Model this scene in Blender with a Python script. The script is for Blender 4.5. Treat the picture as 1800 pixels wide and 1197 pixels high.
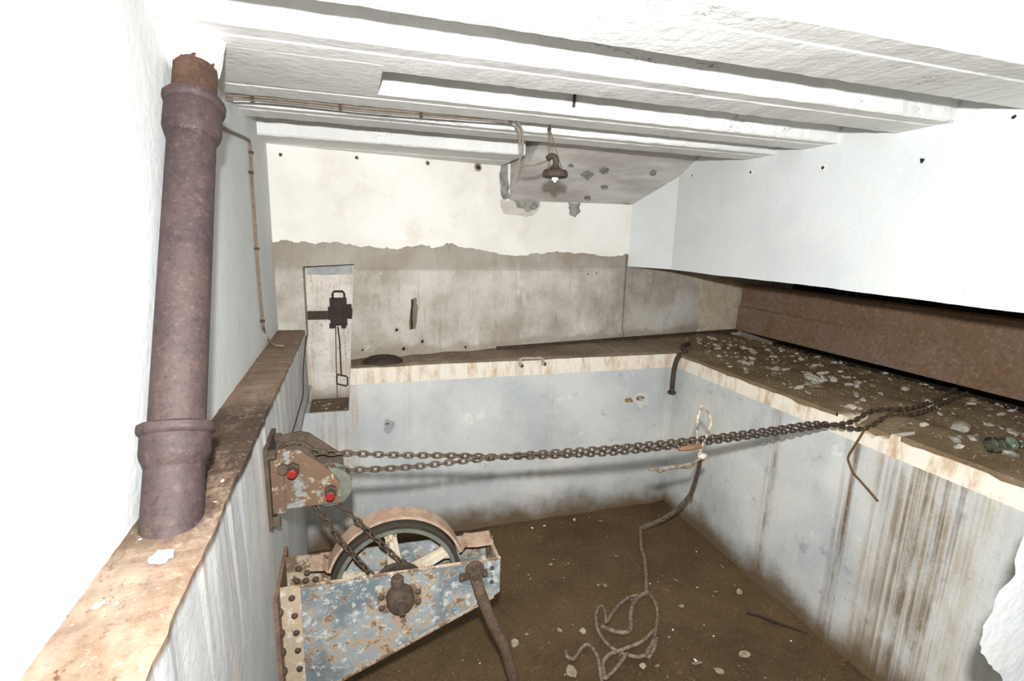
import bpy, bmesh, math, random
from mathutils import Vector, Matrix, noise as mnoise
random.seed(7)
for o in list(bpy.data.objects): bpy.data.objects.remove(o)
S = bpy.context.scene
COL = S.collection
# ------------------------------------------------------------------ camera
F, CX, CY = 897.0, 900.0, 598.5
ay = Vector((616-CX, 407-CY, F)).normalized()            # depth axis, in camera coords (x right, y down, z forward)
ax = Vector((3800-CX, 500-CY, F)); ax = (ax-ax.dot(ay)*ay).normalized()
az = ax.cross(ay)
if az.y > 0: az = -az
RM = Matrix((ax, ay, az))                                # world = RM @ cam
cam = bpy.data.objects.new('camera', bpy.data.cameras.new('camera'))
COL.objects.link(cam); S.camera = cam
cam.data.sensor_width = 36; cam.data.lens = F/1800*36; cam.data.clip_start = 0.02
r_, u_, b_ = RM@Vector((1,0,0)), RM@Vector((0,-1,0)), RM@Vector((0,0,-1))
cam.matrix_world = Matrix(((r_.x,u_.x,b_.x,0),(r_.y,u_.y,b_.y,0),(r_.z,u_.z,b_.z,0),(0,0,0,1)))
# ------------------------------------------------------------------ world, flash, exposure
W = bpy.data.worlds.new('world'); S.world = W; W.use_nodes = True
W.node_tree.nodes['Background'].inputs[0].default_value = (1.0, 0.86, 0.70, 1)
W.node_tree.nodes['Background'].inputs[1].default_value = 0.13
L = bpy.data.lights.new('camera_flash', 'AREA'); L.shape = 'DISK'; L.size = 0.055; L.energy = 104
L.color = (0.985, 0.995, 1.0)
flash = bpy.data.objects.new('camera_flash', L); COL.objects.link(flash)
flash.location = (-0.01, -0.03, 0.175)
flash.rotation_euler = Vector((0.62, 1.0, -0.30)).to_track_quat('-Z', 'Y').to_euler()
S.view_settings.view_transform = 'Standard'; S.view_settings.look = 'None'
S.view_settings.gamma = 1; S.view_settings.use_curve_mapping = False
S.view_settings.exposure = 0.0
# ------------------------------------------------------------------ pixel -> place
def ray(u, v): return RM@Vector((u-CX, v-CY, F))
def onX(u, v, x): r = ray(u, v); return r*(x/r.x)
def onY(u, v, y): r = ray(u, v); return r*(y/r.y)
def onZ(u, v, z): r = ray(u, v); return r*(z/r.z)
def onP(u, v, p, n): r = ray(u, v); return r*(p.dot(n)/r.dot(n))
# main planes (metres, camera at the origin)
XL, XPL, XR, XPR = -0.405, -0.260, 2.15, 2.17          # left wall, left pit wall, right wall, right pit wall
ZF, ZL, ZR, ZC = -1.93, -0.550, -0.775, 0.46           # pit floor, left ledge, right/back ledge, joist soffit
YP = 3.0                                               # back pit wall
def yb(x): return 3.08+0.155*(x+0.405)                 # back wall, not quite square
NB = Vector((-0.155, 1, 0)).normalized(); PB = Vector((0, yb(0), 0))
def onB(u, v): return onP(u, v, PB, NB)
# ------------------------------------------------------------------ mesh helpers
ORG = {}
def link(o, parent):
    COL.objects.link(o)
    if parent is not None: o.parent = parent
def finish(bm):
    bmesh.ops.recalc_face_normals(bm, faces=bm.faces)
def obj(name, bm, mat, parent=None, smooth=False, label=None, cat=None, group=None, kind=None, origin=None):
    finish(bm)
    org = ORG[parent] if parent is not None else (Vector(origin) if origin is not None else Vector((0,0,0)))
    bmesh.ops.translate(bm, verts=bm.verts, vec=-org)
    me = bpy.data.meshes.new(name); bm.to_mesh(me); bm.free()
    if smooth:
        for p in me.polygons: p.use_smooth = True
        try: me.set_sharp_from_angle(angle=math.radians(42))
        except Exception: pass
    me.materials.append(mat)
    o = bpy.data.objects.new(name, me); link(o, parent)
    if parent is None: o.location = org
    ORG[o] = org
    tag(o, label, cat, group, kind)
    return o
def tag(o, label=None, cat=None, group=None, kind=None):
    for k, v in (('label', label), ('category', cat), ('group', group), ('kind', kind)):
        if v: o[k] = v
def thing(name, loc, label, cat, group=None):
    o = bpy.data.objects.new(name, None); o.empty_display_size = .05
    COL.objects.link(o); o.location = loc; ORG[o] = Vector(loc); tag(o, label, cat, group)
    return o
def place(name, me, parent, mtx, label=None, cat=None, group=None):
    """object sharing mesh data, mtx in world coords"""
    o = bpy.data.objects.new(name, me); link(o, parent)
    m = mtx.copy()
    if parent is not None: m.translation = m.translation-ORG[parent]
    o.matrix_basis = m; ORG[o] = Vector(mtx.translation)
    tag(o, label, cat, group); return o
def mesh(name, bm, mat, smooth=False):
    finish(bm); me = bpy.data.meshes.new(name); bm.to_mesh(me); bm.free()
    if smooth:
        for p in me.polygons: p.use_smooth = True
    me.materials.append(mat); return me
def box(bm, x0, x1, y0, y1, z0, z1):
    vs = [bm.verts.new((x, y, z)) for z in (z0, z1) for y in (y0, y1) for x in (x0, x1)]
    for f in ((0,2,3,1),(4,5,7,6),(0,1,5,4),(2,6,7,3),(0,4,6,2),(1,3,7,5)): bm.faces.new([vs[i] for i in f])
    return vs
def loft(bm, A, B, caps=True):
    """two outlines of equal length joined into a solid"""
    a = [bm.verts.new(p) for p in A]; b = [bm.verts.new(p) for p in B]; n = len(a)
    for i in range(n): bm.faces.new((a[i], a[(i+1) % n], b[(i+1) % n], b[i]))
    if caps: bm.faces.new(a); bm.faces.new(b[::-1])
    return a, b
def frames(pts, closed=False):
    n = len(pts); T = []
    for i in range(n):
        if closed: d = pts[(i+1) % n]-pts[i-1]
        else: d = pts[min(i+1, n-1)]-pts[max(i-1, 0)]
        T.append(d.normalized())
    up = Vector((0,0,1)) if abs(T[0].z) < .9 else Vector((1,0,0))
    N = [(up-up.dot(T[0])*T[0]).normalized()]
    for i in range(1, n):
        v = N[-1]-N[-1].dot(T[i])*T[i]; N.append(v.normalized())
    return T, N
def tube(bm, pts, r, seg=8, closed=False, flat=1.0):
    pts = [Vector(p) for p in pts]; n = len(pts)
    rs = r if isinstance(r, (list, tuple)) else [r]*n
    T, N = frames(pts, closed); rings = []
    for i in range(n):
        B = T[i].cross(N[i])
        rings.append([bm.verts.new(pts[i]+rs[i]*(math.cos(a)*N[i]+math.sin(a)*B*flat)) for a in [2*math.pi*k/seg for k in range(seg)]])
    for i in range(n if closed else n-1):
        p, q = rings[i], rings[(i+1) % n]
        for k in range(seg): bm.faces.new((p[k], p[(k+1) % seg], q[(k+1) % seg], q[k]))
    if not closed: bm.faces.new(rings[0][::-1]); bm.faces.new(rings[-1])
def lathe(bm, p, axis, prof, seg=24, jit=0):
    """prof: (distance along axis, radius)"""
    p = Vector(p); d = Vector(axis).normalized()
    up = Vector((0,0,1)) if abs(d.z) < .9 else Vector((1,0,0))
    N = (up-up.dot(d)*d).normalized(); B = d.cross(N); rings = []
    for t, r in prof:
        rings.append([bm.verts.new(p+d*t+(r+random.uniform(-jit, jit))*(math.cos(a)*N+math.sin(a)*B)) for a in [2*math.pi*k/seg for k in range(seg)]])
    for i in range(len(rings)-1):
        a, b = rings[i], rings[i+1]
        for k in range(seg): bm.faces.new((a[k], a[(k+1) % seg], b[(k+1) % seg], b[k]))
    bm.faces.new(rings[0][::-1]); bm.faces.new(rings[-1])
def spline(pts, sub=6, closed=False):
    pts = [Vector(p) for p in pts]; n = len(pts); out = []
    for i in range(n if closed else n-1):
        g = (lambda k: pts[k % n]) if closed else (lambda k: pts[max(0, min(n-1, k))])
        p0, p1, p2, p3 = g(i-1), g(i), g(i+1), g(i+2)
        for s in range(sub):
            t = s/sub
            out.append(.5*((2*p1)+(p2-p0)*t+(2*p0-5*p1+4*p2-p3)*t*t+(3*p1-p0-3*p2+p3)*t**3))
    if not closed: out.append(pts[-1])
    return out
def ragged(pts, amp, depth=3):
    """2-D fractal polyline"""
    pts = [Vector((p[0], p[1])) for p in pts]
    for _ in range(depth):
        o = []
        for a, b in zip(pts, pts[1:]):
            d = b-a; l = d.length
            m = (a+b)/2+Vector((-d.y, d.x))/(l or 1)*random.uniform(-1, 1)*min(amp, l*.35)
            o += [a, m]
        o.append(pts[-1]); pts = o; amp *= .55
    return pts
# ------------------------------------------------------------------ material helper
def lin(c):
    return tuple(((v/255)/12.92 if v/255 <= .04045 else ((v/255+.055)/1.055)**2.4) for v in c)+(1,)
class Mt:
    def __init__(s, name, rough=.8, metal=0.0):
        s.m = bpy.data.materials.new(name); s.m.use_nodes = True; s.t = s.m.node_tree
        s.b = s.t.nodes['Principled BSDF']; s.b.inputs['Roughness'].default_value = rough
        s.b.inputs['Metallic'].default_value = metal
        s.b.inputs['Specular IOR Level'].default_value = .3
        s._p = None
    def node(s, t): return s.t.nodes.new(t)
    def put(s, sock, v):
        if hasattr(v, 'is_output'): s.t.links.new(v, sock)
        elif isinstance(v, tuple) and len(v) == 3 and sock.type == 'RGBA': sock.default_value = lin(v)
        else: sock.default_value = v
    def pos(s, obj=False):
        if s._p is None:
            s._p = s.node('ShaderNodeTexCoord').outputs['Object'] if obj else s.node('ShaderNodeNewGeometry').outputs['Position']
        return s._p
    def xyz(s):
        n = s.node('ShaderNodeSeparateXYZ'); s.put(n.inputs[0], s.pos()); return n.outputs
    def noise(s, scale, sv=(1,1,1), off=(0,0,0), detail=5, rough=.6, dist=0.0):
        m = s.node('ShaderNodeMapping'); s.put(m.inputs[0], s.pos()); m.inputs['Scale'].default_value = sv; m.inputs['Location'].default_value = off
        n = s.node('ShaderNodeTexNoise'); s.put(n.inputs['Vector'], m.outputs[0])
        n.inputs['Scale'].default_value = scale; n.inputs['Detail'].default_value = detail; n.inputs['Roughness'].default_value = rough
        n.inputs['Distortion'].default_value = dist
        return n.outputs['Fac']
    def vor(s, scale, off=(0,0,0)):
        m = s.node('ShaderNodeMapping'); s.put(m.inputs[0], s.pos()); m.inputs['Location'].default_value = off
        n = s.node('ShaderNodeTexVoronoi'); s.put(n.inputs['Vector'], m.outputs[0]); n.inputs['Scale'].default_value = scale
        return n.outputs['Distance']
    def mr(s, v, a, b, c=0.0, d=1.0):
        n = s.node('ShaderNodeMapRange'); s.put(n.inputs[0], v)
        for i, q in enumerate((a, b, c, d)): n.inputs[i+1].default_value = q
        n.interpolation_type = 'SMOOTHSTEP'; return n.outputs[0]
    def math(s, op, a, b=0.0):
        n = s.node('ShaderNodeMath'); n.operation = op; s.put(n.inputs[0], a); s.put(n.inputs[1], b); return n.outputs[0]
    def mul(s, a, b): return s.math('MULTIPLY', a, b)
    def band(s, v, a, b, w):
        return s.mul(s.mr(v, a-w, a+w), s.mr(v, b+w, b-w)) if False else s.math('MULTIPLY', s.mr(v, a-w, a+w), s.math('SUBTRACT', 1.0, s.mr(v, b-w, b+w)))
    def mix(s, f, a, b):
        n = s.node('ShaderNodeMix'); n.data_type = 'RGBA'; s.put(n.inputs[0], f); s.put(n.inputs[6], a); s.put(n.inputs[7], b); return n.outputs[2]
    def grain(s, c, scale, amt, dark, light, off=(2,7,4), lo=.56):
        n = s.noise(scale, off=off, detail=4, rough=.8)
        c = s.mix(s.mul(s.mr(n, lo, lo+.12), amt), c, light)
        return s.mix(s.mul(s.mr(n, 1-lo, 1-lo-.12), amt), c, dark)
    def done(s, col, bump=None, strength=.3, dist=.01, rough=None):
        s.put(s.b.inputs['Base Color'], col)
        if bump is not None:
            n = s.node('ShaderNodeBump'); n.inputs['Strength'].default_value = strength; n.inputs['Distance'].default_value = dist
            s.put(n.inputs['Height'], bump); s.t.links.new(n.outputs[0], s.b.inputs['Normal'])
        if rough is not None: s.put(s.b.inputs['Roughness'], rough)
        return s.m
def m_plaster(name, c1, c2, dirt=(190,180,165), amt=.0, bs=.25, flake=False):
    m = Mt(name, .85)
    c = m.mix(m.mr(m.noise(2.2, off=(3,1,2)), .35, .7), c1, c2)
    if amt: c = m.mix(m.mul(m.mr(m.noise(3.1, off=(7,2,5), detail=8, rough=.7), .52, .75), amt), c, dirt)
    c = m.mix(m.mul(m.mr(m.noise(55, off=(1,9,2), detail=3, rough=.7), .70, .74), m.mr(m.noise(2.5, off=(9,9,1)), .45, .6, .1, .8)), c, (120,105,90))
    c = m.mix(m.mul(m.mr(m.noise(6, sv=(4,4,.4), off=(2,8,8), detail=6, rough=.7), .60, .72), .12), c, dirt)
    h = m.math('ADD', m.noise(35, detail=6, rough=.65), m.mul(m.noise(7, detail=3), 1.5))
    if flake:
        cr = m.math('ABSOLUTE', m.math('SUBTRACT', m.noise(3.0, sv=(.5,1.6,1.6), off=(3,1,7), detail=7, rough=.65), .5))
        c = m.mix(m.mul(m.math('SUBTRACT', 1.0, m.mr(cr, .001, .005)), m.mr(m.noise(1.8, off=(5,5,5)), .52, .6, 0, .75)), c, (96,90,84))
        h = m.math('ADD', h, m.mul(m.mr(m.noise(14, sv=(.35,1,1), off=(4,4,1), detail=8, rough=.75), .55, .57), .8))
    return m.done(c, h, bs, .012)
WHITE = m_plaster('white_limewash', (215,218,217), (205,208,208), (214,205,188), .35, .22)
WHITE_BACK = m_plaster('cream_limewash', (240,237,230), (226,222,214), (205,190,165), .4, .2)
CEIL = m_plaster('flaking_ceiling_limewash', (234,233,229), (219,218,214), (184,182,178), .4, .32, True)
def m_concrete():
    m = Mt('bare_grey_concrete', .85)
    c = m.mix(m.mr(m.noise(2.6, off=(1,3,2), detail=8, rough=.65), .35, .68), (160,151,138), (203,198,189))
    c = m.mix(m.mul(m.mr(m.noise(5, sv=(1,1,.45), off=(8,1,1), detail=7, rough=.7), .56, .72), .7), c, (222,218,212))
    c = m.mix(m.mul(m.mr(m.noise(1.0, sv=(38,38,4), off=(2,2,2), detail=6, rough=.7), .54, .66), .28), c, (116,104,90))
    c = m.mix(m.mul(m.mr(m.noise(9, off=(6,4,2), detail=9, rough=.78), .58, .66), .55), c, (214,210,205))
    c = m.grain(c, 75, .3, (110,100,86), (212,206,196))
    z = m.xyz()[2]
    up = m.mul(m.mr(z, -.24, -.20), .55)
    c = m.mix(up, c, (140,130,116))
    low = m.mr(m.math('ADD', z, m.mul(m.noise(6, off=(2,2,2)), .16)), -.60, -.64)
    c = m.mix(m.mul(low, .6), c, (142,130,112))
    h = m.math('ADD', m.noise(40, detail=6, rough=.7), m.noise(8, detail=4))
    return m.done(c, h, .25, .012)
CONC = m_concrete()
def m_haunch():
    m = Mt('board_marked_concrete', .85)
    c = m.mix(m.mr(m.noise(4, sv=(.5,1,2.5), off=(5,3,2), detail=8, rough=.65), .35, .68), (176,170,163), (212,208,204))
    c = m.mix(m.mul(m.mr(m.noise(3, off=(5,8,2), detail=6), .55, .72), .5), c, (205,185,165))
    return m.done(c, m.noise(24, sv=(.4,1,2), detail=7, rough=.7), .3, .012)
HAUNCH = m_haunch()
def m_patch(name, a, b):
    m = Mt(name, .9)
    return m.done(m.mix(m.mr(m.noise(18, detail=6), .35, .65), a, b), m.noise(60, detail=5), .4, .01)
MORTAR = m_patch('grey_mortar', (120,116,108), (158,154,147))
HOLE_SHADE = m_patch('cavity_shade_tone', (38,32,26), (64,54,42))  # dark tone painted in for the shade inside holes and the cavity
def m_pit(name, axis, streaks):
    """grey-blue wash, cream band on the edge, rust runs"""
    m = Mt(name, .8); q = m.xyz(); s = q[axis]; z = q[2]
    c = m.mix(m.mr(m.noise(1.9, off=(2,6,1), detail=7, rough=.6), .35, .66), (206,206,202), (178,182,183))
    c = m.mix(m.mul(m.mr(m.noise(7, off=(4,1,8), detail=9, rough=.75), .57, .68), .65), c, (134,142,148))
    c = m.mix(m.mul(m.mr(m.noise(5, off=(9,1,3), detail=7, rough=.7), .58, .72), .6), c, (232,231,226))
    sv = (48,48,.6)
    for a, b, w, strength, colr in streaks:
        st = m.mul(m.mr(m.noise(1.0, sv=sv, off=(a*3, 1, 2), detail=6, rough=.7), .36, .62), m.band(s, a, b, w))
        br_ = m.mr(m.noise(1.0, sv=(9,9,3.5), off=(a, 5, 3), detail=8, rough=.75), .34, .62, .15, 1.0)
        c = m.mix(m.mul(m.mul(st, br_), strength), c, colr)
    c = m.grain(c, 70, .28, (132,132,130), (228,228,224))
    fine = m.mul(m.mr(m.noise(1.0, sv=(85,85,.9), off=(3,3,1), detail=5, rough=.7), .60, .72), .35)
    c = m.mix(fine, c, (140,128,110))
    zz = m.math('ADD', z, m.mul(m.noise(3.2, off=(1,1,4), detail=8, rough=.65), .34))
    c = m.mix(m.mul(m.mr(zz, -1.52, -1.73), .95), c, (98,79,53))
    cream = m.mix(m.mr(m.noise(1.0, sv=(14,14,4), off=(1,7,3), detail=9, rough=.7), .45, .68), (228,220,205), (190,162,128))
    c = m.mix(m.mr(m.math('ADD', z, m.mul(m.noise(30), .006)), ZR-.098, ZR-.094), c, cream)
    h = m.math('ADD', m.noise(45, detail=6, rough=.7), m.noise(6, detail=3))
    return m.done(c, h, .18, .012)
PITB = m_pit('washed_pit_wall', 0, [(-.25, .02, .05, .6, (166,136,106)), (.28,.32,.02,.3,(160,135,108)), (1.2,1.24,.02,.3,(165,140,105)), (2.05,2.2,.05,.35,(150,140,122))])
PITR = m_pit('rust_streaked_pit_wall', 1, [(.98,1.52,.12,.55,(176,156,120)), (1.10,1.45,.07,.6,(132,104,66)), (1.16,1.38,.03,.8,(84,68,46)), (1.38,1.50,.03,.6,(104,80,52)), (1.585,1.65,.03,1.0,(104,78,48)), (2.03,2.09,.03,1.0,(116,92,66)), (.75,1.0,.1,.25,(110,110,105)), (2.4,2.9,.2,.25,(160,150,130))])
def m_leftpit():
    m = Mt('left_pit_wash', .82); q = m.xyz()
    c = m.mix(m.mr(m.noise(1.0, sv=(3,3,1.6), off=(2,2,1), detail=8, rough=.65), .34, .66), (202,202,198), (172,174,176))
    c = m.mix(m.mul(m.mr(m.noise(1.0, sv=(9,9,2), off=(5,2,1), detail=8, rough=.7), .52, .68), .7), c, (206,196,180))
    c = m.mix(m.mul(m.mr(m.math('ADD', q[2], m.mul(m.noise(5), .2)), -1.7, -1.84), .9), c, (112,92,64))
    top = m.mr(m.math('ADD', q[2], m.mul(m.noise(9), .02)), ZL-.02, ZL-.002)
    n = m.noise(9, sv=(1.3,.6,1), off=(3,5,2), detail=9, rough=.7)
    led = m.mix(m.mr(n, .35, .65), (142,124,107), (114,92,73))
    dark = m.math('MULTIPLY', m.band(q[1], .97, 1.75, .10), m.mr(m.noise(7, sv=(1,.45,1), off=(1,1,6), detail=9, rough=.75), .36, .52))
    led = m.mix(m.mul(dark, .92), led, (58,42,34))
    led = m.mix(m.mul(m.mr(m.noise(45, sv=(1,.6,1), detail=4, rough=.7), .60, .64), m.mr(m.noise(3), .35, .55)), led, (84,60,44))
    led = m.mix(m.mul(m.mr(q[1], 1.6, 2.1), .5), led, (112,90,72))
    c = m.grain(c, 55, .3, (120,120,118), (224,222,216))
    led = m.grain(led, 60, .5, (78,58,44), (170,152,134))
    c = m.mix(top, c, led)
    return m.done(c, m.math('ADD', m.noise(40, detail=7, rough=.7), m.noise(6, detail=3)), .25, .012)
PITL = m_leftpit()
def m_dirt(name, a, b, c3, bs=.5):
    m = Mt(name, .78)
    c = m.mix(m.mr(m.noise(2.4, off=(1,2,3), detail=8, rough=.65), .32, .68), a, b)
    c = m.mix(m.mul(m.mr(m.noise(14, off=(4,2,3), detail=8, rough=.75), .58, .7), .6), c, c3)
    c = m.grain(c, 60, .6, tuple(int(v*.62) for v in a), tuple(min(255,int(v*1.35)) for v in b))
    c = m.mix(m.mul(m.mr(m.noise(5.5, off=(8,8,2), detail=9, rough=.75), .60, .68), .35), c, tuple(min(255,int(v*1.5)) for v in b))
    c = m.mix(m.mul(m.mr(m.noise(95, detail=2), .68, .72), .7), c, (172,158,132))
    return m.done(c, m.math('ADD', m.noise(70, detail=6, rough=.75), m.noise(9, detail=5)), bs, .015)
FLOOR = m_dirt('damp_brown_mud', (76,58,36), (96,76,50), (60,46,30))
LEDGE = m_dirt('rubble_dirt', (104,84,58), (134,116,90), (78,60,40))
def m_rust(name, a, b, c3, sc=9, rough=.75, metal=.25, bs=.35):
    m = Mt(name, rough, metal)
    c = m.mix(m.mr(m.noise(sc, detail=8, rough=.7, off=(2,1,4)), .35, .65), a, b)
    c = m.mix(m.mul(m.mr(m.noise(sc*5, detail=6, rough=.75, off=(6,1,4)), .58, .70), .7), c, c3)
    c = m.grain(c, sc*11, .55, tuple(int(v*.65) for v in a), tuple(min(255,int(v*1.3)) for v in b), lo=.54)
    return m.done(c, m.noise(90, detail=6, rough=.7), bs, .006)
RUSTPIPE = m_rust('purple_brown_cast_iron', (58,46,47), (72,58,55), (96,78,64), 6, .62, .1)
RUST = m_rust('dark_rust', (62,54,46), (84,70,58), (108,88,66), 22)
RUSTW = m_rust('warm_rust', (98,78,64), (130,106,88), (162,138,116), 25)
CHAIN = m_rust('oiled_chain_steel', (58,49,40), (82,70,58), (112,88,66), 40, .5, .3)
BLACKIRON = m_rust('black_iron', (46,38,34), (62,50,44), (82,64,52), 20, .65)
BEAM = m_rust('brown_scaled_steel', (122,97,72), (132,108,94), (112,98,104), 3.5, .75, .0, .5)
def m_paint(name, base, base2, rustamt, lo=.5):
    m = Mt(name, .6, .0); m.pos(False)
    n1 = m.noise(20, detail=10, rough=.78, off=(3,8,1)); n2 = m.noise(6, detail=6, rough=.65, off=(1,2,9)); n3 = m.noise(38, detail=6, rough=.7, off=(5,2,5))
    c = m.mix(m.mr(n2, .38, .62), base, base2)
    c = m.mix(m.mul(m.mr(n3, .52, .62), .6), c, (200,200,192))
    c = m.mix(m.mr(m.math('ADD', n1, m.mul(n2, .35)), lo+.20, lo+.28), c, (158,137,112))
    c = m.mix(m.mul(m.mr(m.math('ADD', n1, m.mul(n3, .3)), lo+.22, lo+.27), rustamt), c, (92,72,56))
    return m.done(c, m.math('ADD', m.noise(70, detail=5), m.mul(n1, 1.2)), .3, .006)
PAINT = m_paint('chipped_grey_blue_paint', (95,103,106), (134,140,141), .85, .485)
PAINTR = m_paint('rusty_cream_paint', (156,142,122), (124,100,80), .9, .40)
PAINTB = m_paint('rusted_bracket_paint', (112,118,114), (92,74,63), 1.0, .345)
BAND = m_rust('pinkish_rust_band', (140,114,94), (166,142,122), (98,76,60), 30, .7, .05)
def plain(name, c, rough=.6, metal=0.0, var=.12):
    m = Mt(name, rough, metal); d = tuple(int(v*(1-var)) for v in c)
    return m.done(m.mix(m.mr(m.noise(45, detail=6), .35, .65), c, d), m.noise(120, detail=4), .2, .004)
REDP = plain('red_paint', (124,28,22), .5)
RUBBER = plain('worn_dark_tyre', (56,52,44), .55)
RIMP = plain('dull_green_grey_paint', (96,97,86), .55)
PORC = plain('white_porcelain', (236,234,228), .3)
CABLE = plain('faded_cable_sheath', (124,112,100), .6)
WIREG = plain('dull_wire', (96,82,62), .55)
CORD = plain('dirty_fabric_cord', (140,124,106), .8, 0, .35)
TAPE = plain('pale_torn_tape', (186,168,150), .7, 0, .45)
TWIG = plain('dry_root', (104,78,46), .85)
STONE = plain('pale_rubble_stone', (176,168,154), .85, 0, .3)
STONED = plain('dirty_rubble_stone', (138,120,96), .85, 0, .35)
FLAKE = plain('white_paint_flake', (238,238,234), .8, 0, .08)
FLAKED = plain('dirty_paint_flake', (168,154,130), .8, 0, .25)
def m_glass():
    m = Mt('green_bottle_glass', .08); m.b.inputs['Transmission Weight'].default_value = 1.0
    m.b.inputs['Base Color'].default_value = lin((206,228,218)); m.b.inputs['IOR'].default_value = 1.48; return m.m
GLASS = m_glass()

# ================================================================== STRUCTURE
def struct(name, bm, mat, label, cat, parent=None, smooth=False):
    if parent is not None: return obj(name, bm, mat, parent, smooth)
    return obj(name, bm, mat, None, smooth, label, cat, None, 'structure')
# floor: uneven mud
bm = bmesh.new(); nx, ny = 60, 70; g = []
for j in range(ny+1):
    row = []
    for i in range(nx+1):
        x = -.6+i*(2.9/nx); y = -.2+j*(3.3/ny)
        d = max(0, 1-(3.0-y)/.22)*.5+max(0, 1-(2.17-x)/.14)*.5
        z = ZF+.014*mnoise.noise(Vector((x*5, y*5, 0)))+.006*mnoise.noise(Vector((x*17, y*17, 3)))+.035*min(d, 1)
        row.append(bm.verts.new((x, y, z)))
    g.append(row)
for j in range(ny):
    for i in range(nx): bm.faces.new((g[j][i], g[j][i+1], g[j+1][i+1], g[j+1][i]))
for v in box(bm, -.6, 2.3, -.2, 3.1, ZF-.12, ZF-.05): pass
floor = struct('floor', bm, FLOOR, 'brown muddy floor of the sunken pit', 'floor', smooth=True)
# left wall
bm = bmesh.new(); box(bm, -.62, XL, -.9, 3.6, -.62, 1.0)
wall_left = struct('wall_left', bm, WHITE, 'overexposed white limewashed wall rising behind the rusty pipe', 'wall')
# left pit wall with its ledge
bm = bmesh.new()
e1 = ragged([(-.9, ZL), (.4, ZL), (1.2, ZL+.003), (2.2, ZL), (3.05, ZL)], .006, 5)
def ledgeblock(bm, x0, x1, edge, zb):
    A = [(x1-random.uniform(0, .006), p.x, p.y-.004) for p in edge]
    n = len(A)
    top_o = [bm.verts.new(p) for p in A]; bot_o = [bm.verts.new((x1, p[1], zb)) for p in A]
    top_i = [bm.verts.new((x0, p[1], ZL)) for p in A]; mid = [bm.verts.new((x1-.02, p[1], ZL+random.uniform(-.002,.002))) for p in A]
    for i in range(n-1):
        bm.faces.new((top_i[i], top_i[i+1], mid[i+1], mid[i])); bm.faces.new((mid[i], mid[i+1], top_o[i+1], top_o[i]))
        bm.faces.new((top_o[i], top_o[i+1], bot_o[i+1], bot_o[i]))
ledgeblock(bm, -.6, XPL, e1, -.93)
box(bm, -.6, XPL, -.9, 1.90, ZF-.1, -.93)
box(bm, -.6, XPL-.042, 1.90, 3.3, ZF-.1, -.93)
box(bm, -.6, XPL-.001, 1.90, 3.3, -.935, -.93)
wall_pit_left = struct('wall_pit_left', bm, PITL, 'left pit wall with a rust stained ledge under the pipe', 'wall')
# back wall (bare concrete) around the niche
NL0, NL1 = -.262, -.262
def nr(z): return .016+(z+.17)*.068
ZN0, ZN1 = -1.03, -.185
def prismY(bm, pts, f0, y1):
    loft(bm, [(x, f0(x) if callable(f0) else f0, z) for x, z in pts], [(x, y1, z) for x, z in pts])
bm = bmesh.new()
prismY(bm, [(-.6,-.62),(NL0,-.62),(NL0,1.0),(-.6,1.0)], yb, 4.1)
prismY(bm, [(NL0,ZN1),(nr(ZN1),ZN1),(nr(ZN1),1.0),(NL0,1.0)], yb, 4.1)
prismY(bm, [(nr(-.9),-.9),(1.975,-.9),(1.955,1.0),(nr(ZN1),1.0),(nr(ZN1),ZN1)], yb, 4.1)
prismY(bm, [(1.992,-.9),(3.9,-.9),(3.9,1.0),(1.972,1.0)], yb, 4.1)
prismY(bm, [(1.96,-.69),(2.0,-.69),(2.0,1.0),(1.94,1.0)], lambda x: yb(x)+.05, 4.1)
prismY(bm, [(1.97,-.9),(2.0,-.9),(2.0,-.69),(1.97,-.69)], yb, 4.1)
wall_back = struct('wall_back', bm, CONC, 'stained bare concrete back wall with a vertical joint', 'wall')
# niche back face
bm = bmesh.new(); prismY(bm, [(NL0-.02,ZN0-.02),(nr(ZN0)+.06,ZN0-.02),(nr(ZN1)+.03,ZN1+.03),(NL0-.02,ZN1+.03)], 3.245, 3.4)
def m_niche():
    m = Mt('stained_niche_limewash', .85); q = m.xyz()
    c = m.mix(m.mr(m.noise(7, detail=8, rough=.7), .4, .65), (226,220,210), (202,194,184))
    c = m.mix(m.mul(m.mr(m.noise(1.0, sv=(30,30,3), detail=6, rough=.7), .5, .66), .45), c, (176,146,116))
    c = m.mix(m.mul(m.mr(m.noise(60, detail=3, rough=.7), .62, .66), .6), c, (110,96,84))
    c = m.mix(m.mul(m.mr(m.math('ADD', q[2], m.mul(m.noise(14, detail=6), .12)), -.86, -1.0), .85), c, (104,88,72))
    return m.done(c, m.noise(50, detail=6), .25, .01)
o = struct('niche_back', bm, m_niche(), '', '', wall_back)
bm = bmesh.new(); ed = ragged([(NL0+.012,-.255),(-.2,-.256),(-.1,-.256),(nr(-.2)-.01,-.254)], .002, 2)
up = ragged([(nr(-.2)-.012,-.19),(-.1,-.187),(-.2,-.193),(NL0+.012,-.20)], .004, 3)
loft(bm, [(p.x, 3.241, p.y) for p in ed+up], [(p.x, 3.25, p.y) for p in ed+up])
obj('mortar_patch', bm, m_patch('pale_grey_mortar', (178,178,178), (150,151,153)), wall_back)
# niche rim (shallow raised frame line)
bm = bmesh.new()
prismY(bm, [(NL0-.012,-.165),(nr(-.17)+.004,-.150),(nr(-.17)+.004,-.185),(NL0-.012,-.20)], lambda x: yb(x)-.004, 3.2)
obj('niche_lintel', bm, CONC, wall_back)
bm = bmesh.new(); box(bm, NL0+.003, nr(ZN0)-.003, YP+.006, 3.244, ZN0-.01, ZN0+.006); obj('sill_dirt', bm, m_dirt('sill_grime', (86,70,54), (116,98,78), (60,48,38)), wall_back)
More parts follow.
